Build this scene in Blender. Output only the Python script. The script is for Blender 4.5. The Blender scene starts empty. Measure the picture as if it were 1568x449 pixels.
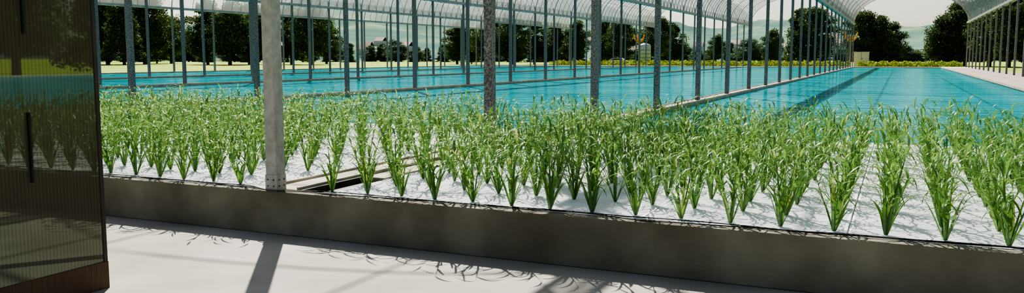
import bpy, math, random
import numpy as np
from mathutils import Vector, Matrix
random.seed(3); R=np.random.RandomState(5)
S=bpy.context.scene
COL=S.collection
# ---------------------------------------------------------------- helpers
def mat(name):
    m=bpy.data.materials.new(name); m.use_nodes=True
    nt=m.node_tree; nt.nodes.clear()
    o=nt.nodes.new('ShaderNodeOutputMaterial'); return m,nt,o
def N(nt,t,**k):
    n=nt.nodes.new(t)
    for a,b in k.items(): setattr(n,a,b)
    return n
def ramp(nt,fac,stops):
    r=nt.nodes.new('ShaderNodeValToRGB')
    e=r.color_ramp.elements
    e[0].position=stops[0][0]; e[0].color=(*stops[0][1],1)
    e[1].position=stops[-1][0]; e[1].color=(*stops[-1][1],1)
    for p,c in stops[1:-1]:
        x=e.new(p); x.color=(*c,1)
    nt.links.new(fac,r.inputs[0]); return r
def noisemat(name,stops,scale=5,rough=.7,metal=0,bump=0,detail=5,bscale=None,spec=.5,coord='Object',stretch=None):
    m,nt,o=mat(name)
    tc=N(nt,'ShaderNodeTexCoord'); src=tc.outputs[coord]
    if stretch:
        mp=N(nt,'ShaderNodeMapping'); mp.inputs['Scale'].default_value=stretch
        nt.links.new(src,mp.inputs[0]); src=mp.outputs[0]
    n=N(nt,'ShaderNodeTexNoise'); n.inputs['Scale'].default_value=scale; n.inputs['Detail'].default_value=detail
    nt.links.new(src,n.inputs['Vector'])
    r=ramp(nt,n.outputs['Fac'],stops)
    p=N(nt,'ShaderNodeBsdfPrincipled'); p.inputs['Roughness'].default_value=rough; p.inputs['Metallic'].default_value=metal
    p.inputs['Specular IOR Level'].default_value=spec
    nt.links.new(r.outputs[0],p.inputs['Base Color'])
    if bump:
        n2=N(nt,'ShaderNodeTexNoise'); n2.inputs['Scale'].default_value=bscale or scale*4; n2.inputs['Detail'].default_value=6
        nt.links.new(src,n2.inputs['Vector'])
        b=N(nt,'ShaderNodeBump'); b.inputs['Strength'].default_value=bump; b.inputs['Distance'].default_value=.02
        nt.links.new(n2.outputs['Fac'],b.inputs['Height']); nt.links.new(b.outputs[0],p.inputs['Normal'])
    nt.links.new(p.outputs[0],o.inputs[0]); return m
def npmesh(name,V,F,mats,smooth=False,mi=None):
    V=np.asarray(V,dtype=np.float32).reshape(-1,3); F=np.asarray(F,dtype=np.int32)
    k=F.shape[1]; me=bpy.data.meshes.new(name)
    me.vertices.add(len(V)); me.vertices.foreach_set('co',V.ravel())
    me.loops.add(F.size); me.loops.foreach_set('vertex_index',F.ravel())
    me.polygons.add(len(F)); me.polygons.foreach_set('loop_start',np.arange(0,F.size,k,dtype=np.int32))
    if mi is not None: me.polygons.foreach_set('material_index',np.asarray(mi,dtype=np.int32))
    me.polygons.foreach_set('use_smooth',np.full(len(F),smooth))
    for m in (mats if isinstance(mats,(list,tuple)) else [mats]): me.materials.append(m)
    me.update(calc_edges=True); me.validate(); return me
def obj(name,data,parent=None,loc=(0,0,0),rz=0,sc=None):
    o=bpy.data.objects.new(name,data); COL.objects.link(o); o.location=loc; o.rotation_euler=(0,0,rz)
    if sc: o.scale=sc
    if parent: o.parent=parent
    return o
class B:
    """quad accumulator"""
    def __init__(s): s.V=[];s.F=[];s.M=[];s.n=0
    def add(s,V,F,mi=0):
        V=np.asarray(V,float).reshape(-1,3);F=np.asarray(F,int)
        s.V.append(V);s.F.append(F+s.n);s.M+= [mi]*len(F);s.n+=len(V)
    def box(s,x0,x1,y0,y1,z0,z1,mi=0):
        V=[(x,y,z) for x in(x0,x1) for y in(y0,y1) for z in(z0,z1)]
        s.add(V,[(0,1,3,2),(4,6,7,5),(0,4,5,1),(2,3,7,6),(0,2,6,4),(1,5,7,3)],mi)
    def tube(s,P,r,k=6,mi=0):
        P=np.asarray(P,float);n=len(P); r=np.broadcast_to(np.asarray(r,float),(n,))
        T=np.gradient(P,axis=0);T/=np.linalg.norm(T,axis=1)[:,None]
        up=np.array([0,0,1.]) if abs(T[0][2])<.9 else np.array([1.,0,0])
        A=np.cross(T,up);A/=np.linalg.norm(A,axis=1)[:,None]+1e-9
        Bn=np.cross(T,A)
        a=np.arange(k)*2*math.pi/k
        V=P[:,None,:]+r[:,None,None]*(np.cos(a)[None,:,None]*A[:,None,:]+np.sin(a)[None,:,None]*Bn[:,None,:])
        F=[(i*k+j,i*k+(j+1)%k,(i+1)*k+(j+1)%k,(i+1)*k+j) for i in range(n-1) for j in range(k)]
        s.add(V,F,mi)
    def mesh(s,name,mats,smooth=False): return npmesh(name,np.concatenate(s.V),np.concatenate(s.F),mats,smooth,s.M)
def bevel(o,w=.01,seg=2):
    b=o.modifiers.new('bevel','BEVEL'); b.width=w; b.segments=seg; b.limit_method='ANGLE'

# ---------------------------------------------------------------- layout constants
CAMZ=1.7; ZT=.415; YW=6.3; BAY=12.5; XV=[7.1-BAY*i for i in range(6)]   # 7.1,-5.4,...,-55.4
SP=4.65; YP=[6.37+SP*i for i in range(24)]; YE=YP[-1]; EAVE=5.6; RISE=3.8
ZW=.33
# ---------------------------------------------------------------- materials
M_conc=noisemat('wall_concrete',[(.3,(.135,.12,.082)),(.5,(.195,.178,.126)),(.72,(.28,.26,.19))],1.6,.85,bump=.4,detail=8,bscale=18)
M_floor=noisemat('floor_concrete',[(.3,(.225,.212,.18)),(.5,(.29,.273,.235)),(.7,(.35,.33,.288))],1.1,.75,bump=.12,detail=9,bscale=9)
M_curb=noisemat('curb_concrete',[(.3,(.30,.26,.20)),(.7,(.46,.41,.33))],3,.8,bump=.2)
M_path=noisemat('path_concrete',[(.3,(.30,.245,.20)),(.7,(.42,.36,.30))],1,.85)
M_galv=noisemat('galvanised_steel',[(.38,(.08,.08,.078)),(.5,(.15,.15,.145)),(.62,(.25,.25,.245))],38,.55,0,detail=4,spec=.3)
M_alu=noisemat('painted_post_steel',[(.35,(.32,.31,.275)),(.65,(.43,.415,.38))],14,.5,.1,detail=6)
M_rib=noisemat('hoop_steel',[(.35,(.22,.215,.21)),(.65,(.32,.315,.31))],3,.5,0)
M_bolt=noisemat('bolt_steel',[(.3,(.05,.05,.05)),(.7,(.12,.12,.12))],30,.4,.8)
M_black=noisemat('plain_black',[(.3,(.008,.008,.009)),(.7,(.02,.02,.022))],10,.45)  # also colours the leaf-shadow tubes on the ledge
M_grass=noisemat('grass',[(.3,(.12,.18,.022)),(.5,(.19,.25,.035)),(.7,(.28,.32,.065))],.12,.95,detail=10,spec=.1)
M_dark=noisemat('trench_dark',[(.3,(.02,.019,.017)),(.7,(.05,.047,.04))],4,.6)
M_raft=noisemat('white_raft',[(.3,(.74,.75,.77)),(.7,(.84,.84,.85))],2.5,.55)
def m_water():
    m,nt,o=mat('pool_water'); tc=N(nt,'ShaderNodeTexCoord')
    mp=N(nt,'ShaderNodeMapping'); mp.inputs['Scale'].default_value=(.55,1.0,1); nt.links.new(tc.outputs['Object'],mp.inputs[0])
    n=N(nt,'ShaderNodeTexNoise'); n.inputs['Scale'].default_value=1.6; n.inputs['Detail'].default_value=4; nt.links.new(mp.outputs[0],n.inputs['Vector'])
    n2=N(nt,'ShaderNodeTexNoise'); n2.inputs['Scale'].default_value=.25; n2.inputs['Detail'].default_value=5; nt.links.new(mp.outputs[0],n2.inputs['Vector'])
    r=ramp(nt,n2.outputs['Fac'],[(.3,(.004,.16,.19)),(.7,(.02,.26,.29))])
    b=N(nt,'ShaderNodeBump'); b.inputs['Strength'].default_value=.8; b.inputs['Distance'].default_value=.06
    nt.links.new(n.outputs['Fac'],b.inputs['Height'])
    d=N(nt,'ShaderNodeBsdfDiffuse'); g=N(nt,'ShaderNodeBsdfGlossy'); g.inputs['Roughness'].default_value=.04; g.inputs['Color'].default_value=(.75,.93,1,1)
    nt.links.new(r.outputs[0],d.inputs[0]); nt.links.new(b.outputs[0],g.inputs['Normal'])
    lw=N(nt,'ShaderNodeLayerWeight'); lw.inputs[0].default_value=.25; nt.links.new(b.outputs[0],lw.inputs['Normal'])
    mr=N(nt,'ShaderNodeMapRange'); mr.inputs['To Min'].default_value=.03; mr.inputs['To Max'].default_value=.45; nt.links.new(lw.outputs['Fresnel'],mr.inputs['Value'])
    a=N(nt,'ShaderNodeMixShader'); nt.links.new(mr.outputs[0],a.inputs[0]); nt.links.new(d.outputs[0],a.inputs[1]); nt.links.new(g.outputs[0],a.inputs[2])
    nt.links.new(a.outputs[0],o.inputs[0]); return m
M_water=m_water()
def m_film():
    m,nt,o=mat('greenhouse_film'); tc=N(nt,'ShaderNodeTexCoord')
    n=N(nt,'ShaderNodeTexNoise'); n.inputs['Scale'].default_value=.5; nt.links.new(tc.outputs['Object'],n.inputs['Vector'])
    r=ramp(nt,n.outputs['Fac'],[(.3,(.40,.385,.37)),(.7,(.55,.535,.52))])
    t=N(nt,'ShaderNodeBsdfTransparent'); tr=N(nt,'ShaderNodeBsdfTranslucent'); d=N(nt,'ShaderNodeBsdfDiffuse')
    nt.links.new(r.outputs[0],tr.inputs[0]); nt.links.new(r.outputs[0],d.inputs[0])
    a=N(nt,'ShaderNodeMixShader'); a.inputs[0].default_value=.65; nt.links.new(tr.outputs[0],a.inputs[1]); nt.links.new(d.outputs[0],a.inputs[2])
    c=N(nt,'ShaderNodeMixShader'); c.inputs[0].default_value=.42; nt.links.new(t.outputs[0],c.inputs[1]); nt.links.new(a.outputs[0],c.inputs[2])
    nt.links.new(c.outputs[0],o.inputs[0]); return m
M_film=m_film()
def m_leaf(name,stops,tl=.35,rough=.35,gl=.12):
    m,nt,o=mat(name); g=N(nt,'ShaderNodeNewGeometry')
    r=ramp(nt,g.outputs['Random Per Island'],stops)
    d=N(nt,'ShaderNodeBsdfDiffuse'); t=N(nt,'ShaderNodeBsdfTranslucent'); gs=N(nt,'ShaderNodeBsdfGlossy'); gs.inputs['Roughness'].default_value=rough
    nt.links.new(r.outputs[0],d.inputs[0])
    hs=N(nt,'ShaderNodeHueSaturation'); hs.inputs['Value'].default_value=1.3; hs.inputs['Hue'].default_value=.48; nt.links.new(r.outputs[0],hs.inputs['Color']); nt.links.new(hs.outputs[0],t.inputs[0])
    a=N(nt,'ShaderNodeMixShader'); a.inputs[0].default_value=tl; nt.links.new(d.outputs[0],a.inputs[1]); nt.links.new(t.outputs[0],a.inputs[2])
    b=N(nt,'ShaderNodeMixShader'); b.inputs[0].default_value=gl; nt.links.new(a.outputs[0],b.inputs[1]); nt.links.new(gs.outputs[0],b.inputs[2])
    nt.links.new(b.outputs[0],o.inputs[0]); return m
M_leaf=m_leaf('maize_leaf',[(0,(.05,.145,.028)),(.5,(.085,.205,.04)),(.9,(.15,.29,.065)),(1,(.28,.36,.09))],.38,.35,.045)
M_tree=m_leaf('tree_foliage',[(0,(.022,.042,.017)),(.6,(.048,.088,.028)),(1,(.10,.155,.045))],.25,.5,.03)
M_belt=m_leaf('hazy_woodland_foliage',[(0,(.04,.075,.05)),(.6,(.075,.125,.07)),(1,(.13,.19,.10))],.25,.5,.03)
M_hedge=m_leaf('hedge_foliage',[(0,(.07,.13,.02)),(.5,(.15,.24,.03)),(.9,(.26,.32,.06)),(1,(.4,.14,.03))],.3,.5,.03)
M_bark=noisemat('bark',[(.3,(.04,.032,.024)),(.7,(.1,.08,.06))],6,.9)

# ---------------------------------------------------------------- ground, floor, wall
b=B(); b.box(-14,9,-4,YW,-.15,0); obj('floor',b.mesh('floor',M_floor))
gx=np.linspace(-900,500,60); gy=np.linspace(-60,900,60)
V=[(x,y,-.03) for y in gy for x in gx]; F=[(j*60+i,j*60+i+1,(j+1)*60+i+1,(j+1)*60+i) for j in range(59) for i in range(59)]
obj('ground_lawn',npmesh('ground_lawn',V,F,M_grass))
b=B(); b.box(-19,4.7,YW,YW+.14,0,ZT)
w=obj('wall_front',b.mesh('wall_front',M_conc)); bevel(w,.008)

for i in range(1,len(XV)):
    x0=XV[i]+.18; x1=(XV[i-1]-.18) if i>1 else 4.4
    b=B(); b.add([(x0,YW+.14,ZW),(x1,YW+.14,ZW),(x1,YE-3,ZW),(x0,YE-3,ZW)],[(0,1,2,3)])
    obj('pool_water',b.mesh('pool_water',M_water))
b=B(); b.add([(8.6,YW+.14,ZW),(44,YW+.14,ZW),(44,56,ZW),(8.6,56,ZW)],[(0,1,2,3)]); obj('pool_water',b.mesh('pool_water',M_water))  # unseen side pool, added for its reflection in the left panel
b=B(); b.box(8.35,8.6,YW,56.2,-.03,ZT); b.box(44,44.3,YW,56.2,-.03,ZT); b.box(8.6,44,56,56.2,-.03,ZT); b.box(8.6,44,YW,YW+.13,-.03,ZT); obj('basin_curb',b.mesh('basin_curb',M_curb))  # curbs of the added, unseen side pool
for i in range(1,len(XV)):
    x=XV[i]; b=B(); b.box(x-.18,x+.18,YW+.145,YE-3.01,0,ZT+.005)
    b.box(x-.2,x-.17,YW+.145,YE-3.01,ZT-.03,ZT+.03); b.box(x+.17,x+.195,YW+.145,YE-3.01,ZT-.03,ZT+.03)
    obj('basin_curb',b.mesh('basin_curb',M_curb))
b=B(); b.box(4.4,8.2,YW+.145,YE+4,0,ZT+.01); b.box(4.36,4.5,YW+.145,YE-3,ZT-.04,ZT+.05); b.box(XV[-1]-.2,4.4,YE-3,YE-1,0,ZT+.03)
obj('basin_walkway',b.mesh('basin_walkway',M_path))
b=B(); b.box(-5.2,-4.93,YW+.16,7.5,.34,.36); b.box(-5.2,-5.17,YW+.16,7.5,.34,.42); b.box(-4.96,-4.93,YW+.16,7.5,.34,.38)
obj('drain_trench',b.mesh('drain_trench',M_dark))
b=B(); b.box(-5.198,-4.93,7.51,13.7,.34,.412); obj('trench_cover',b.mesh('trench_cover',M_curb))

# ---------------------------------------------------------------- rafts
YB0=YW+.155; YB1=13.75
def rafts(x0,x1,name):
    b=B(); nx=max(1,round((x1-x0)/1.508)); dx=(x1-x0)/nx; ny=round((YB1-YB0)/1.2); dy=(YB1-YB0)/ny
    for i in range(nx):
        for j in range(ny):
            X0=x0+i*dx+.006;X1=x0+(i+1)*dx-.006;Y0=YB0+j*dy+.006;Y1=YB0+(j+1)*dy-.006
            b.box(X0,X1,Y0,Y1,.34,.391)
            nr=20; p=(Y1-Y0)/nr
            for k in range(nr):   # moulded ridges with sloping flanks
                ya=Y0+k*p; z0,z1=.391,.401
                b.add([(X0,ya+p*.05,z0),(X1,ya+p*.05,z0),(X1,ya+p*.2,z1),(X0,ya+p*.2,z1),(X0,ya+p*.62,z1),(X1,ya+p*.62,z1),(X1,ya+p*.77,z0),(X0,ya+p*.77,z0)],
                      [(0,1,2,3),(3,2,5,4),(4,5,6,7)])
            b.box(X0,X0+.02,Y0,Y1,.392,.403); b.box(X1-.02,X1,Y0,Y1,.392,.403)
    return obj(name,b.mesh(name,M_raft))
rafts(-4.9,4.3,'floating_raft_bed'); rafts(-17.65,-5.65,'floating_raft_bed')

# ---------------------------------------------------------------- maize plants
def leaf(p0,az,e0,e1,L,w,n=7,base=.35,pw=1.6):
    t=np.linspace(0,1,n+1); el=e0+(e1-e0)*t**pw
    tw=az+ (R.rand()-.5)*.9*t
    d=np.stack([np.cos(el)*np.cos(tw),np.cos(el)*np.sin(tw),np.sin(el)],1)*(L/n)
    P=np.vstack([p0,p0+np.cumsum(d[:-1],0)])
    wd=w*np.clip(base+(1-base)*np.sin(np.minimum(t/.35,1)*math.pi/2),0,1)*np.clip((1-t**2.2),.03,1)
    s=np.stack([-np.sin(tw),np.cos(tw),0*tw],1)
    nrm=-np.cross(s,d/(L/n))
    l=P+s*wd[:,None]; r=P-s*wd[:,None]; m=P-nrm*wd[:,None]*.35
    V=np.stack([l,m,r],1).reshape(-1,3)
    F=[]
    for i in range(n):
        F+=[(3*i,3*i+1,3*i+4,3*i+3),(3*i+1,3*i+2,3*i+5,3*i+4)]
    return V,np.array(F),P
def plant():
    Vs=[];Fs=[];c=0
    def ad(V,F):
        nonlocal c
        Vs.append(V);Fs.append(F+c);c+=len(V)
    rad=math.radians
    ns=R.randint(4,6); a0=R.rand()*6.28
    for k in range(ns):
        az=a0+k*6.283/ns+R.uniform(-.4,.4); lean=rad(R.uniform(67,84)); L=R.uniform(.44,.64)
        V,F,P=leaf(np.array([math.cos(az),math.sin(az),0])*.008,az,lean,lean+rad(R.uniform(-14,6)),L,.011,5,.9,1.2)
        ad(V,F)
        nl=6; la=az+R.uniform(-.6,.6)
        for q in range(nl):
            f=.30+.68*q/(nl-1); i=f*5; i0=min(int(i),4); p=P[i0]*(1-(i-i0))+P[i0+1]*(i-i0)
            la+=math.pi+R.uniform(-.7,.7)
            if f>.95: e0=rad(R.uniform(56,84)); e1=rad(R.uniform(-95,-10)); LL=R.uniform(.18,.28)
            else: e0=rad(R.uniform(46,70)); e1=rad(R.uniform(-105,-45)); LL=R.uniform(.20,.34)
            V,F,_=leaf(p,la,e0,e1,LL,R.uniform(.0085,.0118),8,.35,1.25); ad(V,F)
    for k in range(6):
        az=a0+k*1.05+R.uniform(-.3,.3)
        V,F,_=leaf(np.array([math.cos(az),math.sin(az),0])*.01,az,rad(R.uniform(66,82)),rad(R.uniform(-40,50)),R.uniform(.28,.44),.016,7,.6,2.2); ad(V,F)
    return np.vstack(Vs),np.vstack(Fs)
VAR=[plant() for _ in range(14)]
def bed(cols,name):
    Vs=[];Fs=[];c=0
    for x in cols:
        y=6.62
        while y<13.6:
            V,F=VAR[R.randint(len(VAR))]; a=R.rand()*6.283; s=R.uniform(.9,1.13)
            ca,sa=math.cos(a),math.sin(a)
            W=np.stack([V[:,0]*ca-V[:,1]*sa,V[:,0]*sa+V[:,1]*ca,V[:,2]],1)*s
            W+=np.array([x+R.uniform(-.02,.02),y+R.uniform(-.03,.03),.4035])
            Vs.append(W);Fs.append(F+c);c+=len(W); y+=.545
    return obj(name,npmesh(name,np.vstack(Vs),np.vstack(Fs),M_leaf,True))
bed([-.025+.377*k for k in range(-13,11)],'maize_plant_bed')
bed([-6.09-.377*k for k in range(0,31)],'maize_plant_bed')

# ---------------------------------------------------------------- leaf shadows on wall ledge, imitated by thin black tubes
b=B()
for h in range(2):
    xs=np.linspace(-17,3.5,260); ph=R.rand(4)*6.28
    ys=YW+.09+.05*h+.035*np.sin(xs*1.9+ph[0])+.025*np.sin(xs*4.3+ph[1])+.01*np.sin(xs*9+ph[2])
    near=np.exp(-((xs+5.42)/.25)**2); ys=np.clip(ys,YW+.015,YW+.13)
    b.tube(np.stack([xs,ys*(1-near)+near*(YW-.02-.012*h),np.full_like(xs,ZT+.007)+.004*h+.006*np.abs(np.sin(xs*3+ph[3]))],1),.005,6)
obj('ledge_leaf_shadows',b.mesh('ledge_leaf_shadows',M_black,True))

# ---------------------------------------------------------------- posts
def post(x,y,z0,front=False):
    h=.064; b=B(); 
    b.box(x-h,x+h,y-h,y+h,z0+.012,EAVE+.1,0)
    b.box(x-h-.006,x+h+.006,y-h-.006,y+h+.006,z0+.0,z0+.16 if front else z0+.03,0)
    if front:
        for zz in(.05,.11):
            for xx in(-.035,.035):
                b.box(x+xx-.007,x+xx+.007,y-h-.016,y-h-.006,z0+zz-.007,z0+zz+.007,1)
                b.box(x+h+.006,x+h+.016,y+xx-.007,y+xx+.007,z0+zz-.007,z0+zz+.007,1)
    return b
fp=post(-5.42,YP[0],ZT+.001,True); o=obj('greenhouse_front_post',fp.mesh('greenhouse_front_post',[M_alu,M_bolt])); bevel(o,.006)
for i,x in enumerate(XV):
    tot=B()
    for j,y in enumerate(YP):
        if i==1 and j==0: continue
        p=post(x,y,ZT+.011)
        tot.add(np.concatenate(p.V),np.concatenate(p.F))
    obj('greenhouse_post_row',tot.mesh('greenhouse_post_row',[M_galv]))
# ---------------------------------------------------------------- roof
for i in range(len(XV)-1):
    x1=XV[i];x0=XV[i+1]; cx=(x0+x1)/2; hw=BAY/2
    th=np.linspace(0,math.pi,25); ax=cx+hw*np.cos(th); az=EAVE+RISE*np.sin(th)**.9
    rt=B()
    ny=int((YE-YP[0])/(SP/4)+.5)
    for k in range(ny+1):
        y=YP[0]+k*SP/4
        rt.tube(np.stack([ax,np.full_like(ax,y),az-.05],1),.05 if k%4==0 else .027,4,0)
    for q in(4,8,12,16,20):
        rt.tube([(ax[q],YP[0],az[q]-.09),(ax[q],YE,az[q]-.09)],.022,4,0)
    e=obj('greenhouse_roof',rt.mesh('greenhouse_roof',[M_rib]))
    fb=B(); ys=np.linspace(YP[0]-.1,YE+.1,40)
    V=[(ax[a],y,az[a]+.01) for y in ys for a in range(25)]
    F=[(j*25+a,j*25+a+1,(j+1)*25+a+1,(j+1)*25+a) for j in range(39) for a in range(24)]
    fb.add(V,F); obj('film',fb.mesh('film',[M_film],True),e)
gb=B(); YG=YP[1]-.3
for x in XV:
    gb.box(x-.16,x+.16,YG,YE+.2,EAVE+.0,EAVE+.04); gb.box(x-.18,x-.15,YG,YE+.2,EAVE,EAVE+.18); gb.box(x+.15,x+.18,YG,YE+.2,EAVE,EAVE+.18)
    gb.box(x-.03,x+.03,YP[0]-.1,YG,EAVE,EAVE+.06)
obj('roof_gutters',gb.mesh('roof_gutters',[M_rib]))

# ---------------------------------------------------------------- left panel wall
def m_panel():
    m,nt,o=mat('twinwall_panel'); tc=N(nt,'ShaderNodeTexCoord')
    w=N(nt,'ShaderNodeTexWave',bands_direction='Y'); w.inputs['Scale'].default_value=12; w.inputs['Distortion'].default_value=0
    nt.links.new(tc.outputs['Object'],w.inputs['Vector'])
    r=ramp(nt,w.outputs['Fac'],[(.2,(.095,.08,.055)),(.8,(.118,.10,.07))])
    d=N(nt,'ShaderNodeBsdfDiffuse'); nt.links.new(r.outputs[0],d.inputs[0])
    g=N(nt,'ShaderNodeBsdfGlossy'); g.inputs['Roughness'].default_value=.015; g.inputs['Color'].default_value=(.72,.85,.72,1)
    r2=ramp(nt,w.outputs['Fac'],[(.2,(.12,.12,.12)),(.8,(.145,.145,.145))])
    a=N(nt,'ShaderNodeMixShader'); nt.links.new(r2.outputs[0],a.inputs[0]); nt.links.new(d.outputs[0],a.inputs[1]); nt.links.new(g.outputs[0],a.inputs[2])
    nt.links.new(a.outputs[0],o.inputs[0]); return m
M_brown=noisemat('brown_sill',[(.3,(.085,.045,.024)),(.7,(.14,.078,.042))],3,.6,stretch=(1,40,1))
M_frame=noisemat('dark_frame',[(.3,(.045,.035,.024)),(.7,(.07,.055,.04))],5,.5)
PX=-5.25
b=B()
b.box(PX-.12,PX,-3,4.27,.2,4.6,0); b.box(PX-.14,PX+.012,-3,4.30,.0,.2,1); b.box(PX-.13,PX+.006,4.27,4.30,.2,4.62,2); b.box(PX-.13,PX+.006,-3,4.27,4.6,4.66,2)
b.box(PX,PX+.02,3.735,3.75,.86,1.33,3); b.box(PX,PX+.02,3.735,3.75,1.85,2.3,3)
obj('wall_left',b.mesh('wall_left',[m_panel(),M_brown,M_frame,M_black]))

# ---------------------------------------------------------------- trees
def tree_mesh(name,H,W,nclump,nl,size,low=.12,conic=0):
    b=B()
    b.tube([(0,0,-.3),(.05,0,H*.25),(-.05,.05,H*.55),(0,0,H*.85)],[W*.035,W*.028,W*.018,W*.006],8,0)
    cl=[]
    for k in range(nclump):
        z=H*(low+.05+(.88-low)*R.rand()); f=math.sin(math.pi*min(1,max(.08,(z/H-low)/(1-low)))**.75) if not conic else (1-(z/H)*.85)
        a=R.rand()*6.28; r=W*.5*f*R.uniform(.25,.9)
        c=np.array([r*math.cos(a),r*math.sin(a),z]); cl.append((c,W*R.uniform(.07,.15)))
        b.tube([(0,0,max(z*.65,H*.1)),tuple(c*.6+np.array([0,0,z*.32])),tuple(c)],[W*.012,W*.008,W*.004],5,0)
    Vs=[]
    for c,r in cl:
        m=nl//nclump; u=R.normal(size=(m,3)); u/=np.linalg.norm(u,axis=1)[:,None]; rr=r*R.uniform(.45,1.15,size=(m,1))
        P=c+u*rr*np.array([1.2,1.2,.8])
        A=R.normal(size=(m,3)); A/=np.linalg.norm(A,axis=1)[:,None]; C=np.cross(A,R.normal(size=(m,3))); C/=np.linalg.norm(C,axis=1)[:,None]
        s=size*R.uniform(.6,1.3,size=(m,1))
        Q=np.stack([P-A*s,P+C*s*.55,P+A*s,P-C*s*.55],1); Vs.append(Q.reshape(-1,3))
    V=np.vstack(Vs); b.add(V,np.arange(len(V)).reshape(-1,4),1)
    return b.mesh(name,[M_bark,M_tree])
TM=[tree_mesh('broadleaf_a',14,12,75,13000,.24),tree_mesh('broadleaf_b',14,10,70,12000,.24,.08),tree_mesh('broadleaf_c',14,13,75,13000,.24,.15),tree_mesh('broadleaf_d',14,8,60,11000,.24,.05,1)]
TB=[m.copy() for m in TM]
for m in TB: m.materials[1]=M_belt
YAW=24.6
def place(px,fwd):
    """site plan position of something standing in direction px (1568-wide frame) at a forward distance"""
    a=math.radians(YAW)-math.atan((px-784)/1299.); d=fwd/math.cos(math.atan((px-784)/1299.))
    return (-math.sin(a)*d, math.cos(a)*d)
trees=[(165,185,16),(190,175,17),(222,190,16),(262,210,12),(318,180,14),(352,172,13.5),(382,185,14),(446,185,14),(476,178,13),(500,200,10),
 (128,190,16),(95,180,15),(700,190,10),(722,200,9),(752,180,10.5),(785,175,11),(818,185,10.5),(848,190,9.5),(880,180,9.5),(925,170,9.5),(950,165,9),(1003,172,10),(1030,180,9),(1096,200,7),
 (1180,190,8),(1222,150,11),(1248,148,10.5),(1318,150,10),(1345,148,9),(1362,152,8),(1440,150,9),(1462,148,10.5),(1478,152,12),(1515,140,12),(1545,132,13),(1575,130,14),(1610,128,14),
 (240,215,12)]
tp=[(*place(px,fw),h) for px,fw,h in trees]+[(48+R.uniform(0,8),6+9*k,11+R.uniform(-1,3)) for k in range(9)]  # last row is out of view, added to darken the left panel's reflection
for i,(x,y,h) in enumerate(tp):
    s=h/14.
    obj('broadleaf_tree',TM[(i*7+i//3)%4],loc=(x,y,0),rz=R.rand()*6.28,sc=(s,s,s))
e=obj('woodland_belt',None)
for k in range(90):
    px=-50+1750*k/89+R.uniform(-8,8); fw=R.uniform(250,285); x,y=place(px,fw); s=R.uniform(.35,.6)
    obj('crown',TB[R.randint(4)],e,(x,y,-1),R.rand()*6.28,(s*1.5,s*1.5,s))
# ---------------------------------------------------------------- hedges
def hedge(name,x0,x1,y0,y1,h,n,size,mt):
    P=np.stack([R.uniform(x0,x1,n),R.uniform(y0,y1,n),np.zeros(n)],1)
    top=h*(.75+.25*np.sin(P[:,0]*2.3)*np.cos(P[:,1]*1.7)); P[:,2]=top*R.rand(n)**.6
    A=R.normal(size=(n,3)); A/=np.linalg.norm(A,axis=1)[:,None]; C=np.cross(A,R.normal(size=(n,3))); C/=np.linalg.norm(C,axis=1)[:,None]
    s=size*R.uniform(.6,1.3,size=(n,1)); V=np.stack([P-A*s,P+C*s*.5,P+A*s,P-C*s*.5],1).reshape(-1,3)
    b=B(); b.add(V,np.arange(len(V)).reshape(-1,4),0)
    for k in range(int((x1-x0)*1.5)):
        x=R.uniform(x0,x1);y=R.uniform(y0,y1); b.tube([(x,y,-.02),(x+.1,y,h*.6)],.02,4,1)
    return obj(name,b.mesh(name,[mt,M_bark]))
hedge('hedge_row',-5,7,118,123,1.15,16000,.11,M_hedge)
hedge('hedge_row',-48,-6,118,122,1.2,30000,.12,M_hedge)

# ---------------------------------------------------------------- hills & village
M_hill=noisemat('hazy_hill_forest',[(.3,(.05,.095,.085)),(.5,(.08,.135,.11)),(.62,(.12,.175,.125)),(.75,(.24,.27,.21))],.018,1,detail=12,spec=0)  # aerial haze is put into these blue-green tones
nx,ny=160,30; V=[];F=[]
for j in range(ny):
    for i in range(nx):
        a=math.radians(-75+115*i/(nx-1)); d=345+j*22
        t=j/(ny-1); hh=36+9*math.sin(i*.11+1)+6*math.sin(i*.27)+3*math.sin(i*.8+j)+2*R.rand()
        if i>92: hh-=min(14,(i-92)*1.2)
        V.append((math.sin(a)*d,math.cos(a)*d,-1+hh*t**.75*(d/600)*.92))
for j in range(ny-1):
    for i in range(nx-1): F.append((j*nx+i,j*nx+i+1,(j+1)*nx+i+1,(j+1)*nx+i))
hill=obj('distant_hill',npmesh('distant_hill',V,F,M_hill,True))
M_wh=noisemat('house_plaster',[(.3,(.4,.38,.35)),(.7,(.5,.48,.44))],.1,.8); M_rf=noisemat('house_roof',[(.3,(.2,.13,.1)),(.7,(.3,.2,.16))],.1,.8)
b=B()
for k in range(34):
    px=R.uniform(300,1300); fw=R.uniform(370,480); x,y=place(px,fw); d=math.hypot(x,y)
    t=((d-345)/22)/(ny-1); z=-1+34*max(t,0)**.75*(d/600)*.9; w=R.uniform(4,8); l=R.uniform(4,6); h=R.uniform(3,5)
    b.box(x-w/2,x+w/2,y-l/2,y+l/2,z-3,z+h,0)
    b.add([(x-w/2,y-l/2,z+h),(x+w/2,y-l/2,z+h),(x+w/2,y+l/2,z+h),(x-w/2,y+l/2,z+h),(x-w/2,y,z+h+2),(x+w/2,y,z+h+2)],[(0,1,5,4),(2,3,4,5)],1)
obj('village_houses',b.mesh('village_houses',[M_wh,M_rf]),hill)

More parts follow.
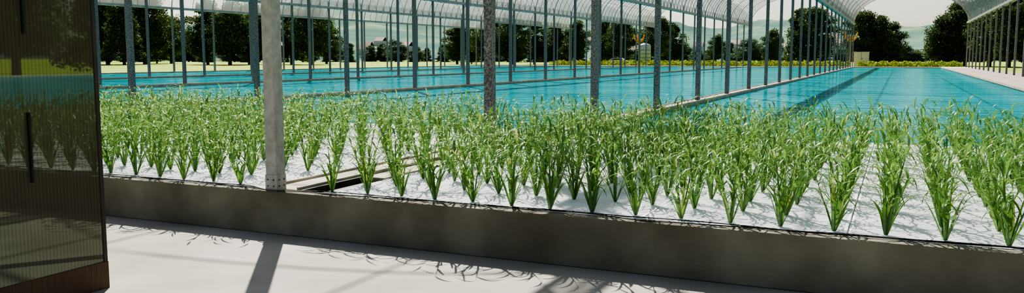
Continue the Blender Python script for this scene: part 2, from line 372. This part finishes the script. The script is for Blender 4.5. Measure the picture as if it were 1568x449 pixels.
# ---------------------------------------------------------------- far equipment
M_yel=noisemat('yellow_paint',[(.3,(.6,.25,.02)),(.7,(.75,.36,.03))],3,.5)
M_tank=noisemat('tank_plastic',[(.3,(.25,.31,.35)),(.7,(.36,.42,.46))],2,.5)
M_white=noisemat('white_paint',[(.3,(.5,.47,.45)),(.7,(.63,.6,.57))],2,.5)
M_glassd=noisemat('dark_glass',[(.3,(.03,.035,.04)),(.7,(.05,.055,.06))],2,.1)
def stand(px,fw):
    x,y=place(px,fw); b=B()
    b.tube([(0,0,0),(0,0,4.2)],.09,8)
    for s in(-1,1):
        b.tube([(0,0,3.7),(s*.35,0,3.95),(s*.7,0,4.4),(s*.8,0,5.0)],[.08,.12,.14,.05],8)
    b.tube([(0,0,4.0),(0,0,4.4),(0,0,4.7)],[.3,.25,.1],8); b.box(-.3,.3,-.3,.3,0,.1)
    obj('yellow_feeder_stand',b.mesh('yellow_feeder_stand',[M_yel]),loc=(x,y,0))
stand(978,126); stand(1302,116)
x,y=place(987,134); b=B()
b.tube([(0,0,.9),(0,0,1.0),(0,0,3.3),(0,0,3.6),(0,0,3.75)],[.7,.95,.95,.8,.25],24,0); b.tube([(0,0,3.7),(0,0,3.9)],[.25,.24],12,0)
for z in(1.5,2.1,2.7): b.tube([(0,0,z-.04),(0,0,z+.04)],[.98,.98],24,1)
for sx in(-.7,.7):
    for sy in(-.7,.7): b.box(sx-.06,sx+.06,sy-.06,sy+.06,-.03,.95,1)
b.box(-.9,.9,-.9,.9,.85,.95,1)
obj('water_tank',b.mesh('water_tank',[M_tank,M_galv],True),loc=(x,y,0))
x,y=place(946,136); b=B()
prof=[(-2.2,.35),(-2.2,.85),(-1.5,.95),(-.9,1.42),(.7,1.45),(1.4,.98),(2.15,.85),(2.2,.35)]
V=[(p[0],s*.85*(1 if p[1]<1.1 else .8),p[1]) for s in(-1,1) for p in prof]; n=8
F=[(i,(i+1)%n,(i+1)%n+n,i+n) for i in range(n)]+[(0,1,2,7),(2,3,4,5),(2,5,6,7),(8,15,10,9),(10,13,12,11),(10,15,14,13)]
b.add(V,F,0)
for s in(-1,1):
    b.add([(-1.25,s*.83,1.0),(1.15,s*.83,1.0),(.6,s*.72,1.37),(-.8,s*.72,1.37)],[(0,1,2,3)],1)
    for wx in(-1.35,1.35): b.tube([(wx,s*.7,.33),(wx,s*.9,.33)],[.33,.33],16,2)
obj('parked_car',b.mesh('parked_car',[M_white,M_glassd,M_black]),loc=(x,y,0),rz=math.radians(12))
x,y=place(1319,117); b=B(); b.box(-.95,.95,-.5,.5,.35,2.25,0); b.box(-1.02,1.02,-.58,.58,2.25,2.33,0); b.box(-.02,.02,-.52,-.5,.45,2.2,1); b.box(-.95,.95,-.5,.5,-.03,.35,1); b.box(.08,.14,-.55,-.5,1.3,1.5,1)
o=obj('utility_cabinet',b.mesh('utility_cabinet',[M_white,M_galv]),loc=(x,y,0))

# ---------------------------------------------------------------- light
W=bpy.data.worlds.new('sky'); S.world=W; W.use_nodes=True; nt=W.node_tree; nt.nodes.clear()
sk=N(nt,'ShaderNodeTexSky'); sk.sky_type='NISHITA'; sk.sun_disc=False; sk.sun_elevation=math.radians(47); sk.dust_density=1.5; sk.air_density=1.0
sunv=Vector((-.55,.75,1)).normalized(); sk.sun_rotation=math.atan2(sunv.x,sunv.y)
hs=N(nt,'ShaderNodeHueSaturation'); hs.inputs['Saturation'].default_value=.7; nt.links.new(sk.outputs[0],hs.inputs['Color'])
bg=N(nt,'ShaderNodeBackground'); bg.inputs[1].default_value=.13; ow=N(nt,'ShaderNodeOutputWorld')
nt.links.new(hs.outputs[0],bg.inputs[0]); nt.links.new(bg.outputs[0],ow.inputs[0])
L=bpy.data.lights.new('sun','SUN'); L.energy=14; L.angle=math.radians(.53); L.color=(1,.95,.86)
lo=bpy.data.objects.new('sun',L); COL.objects.link(lo); lo.rotation_euler=(-sunv).to_track_quat('-Z','Y').to_euler(); lo.location=(-20,30,40)
try: S.view_settings.look='AgX - High Contrast'
except Exception as ex: print(ex)
# ---------------------------------------------------------------- camera
c=bpy.data.cameras.new('camera'); co=bpy.data.objects.new('camera',c); COL.objects.link(co)
c.sensor_width=36; c.sensor_fit='HORIZONTAL'; c.lens=29.66; c.clip_end=3000
co.location=(0,0,CAMZ); co.rotation_euler=(math.radians(90-6.1),0,math.radians(24.6)); S.camera=co
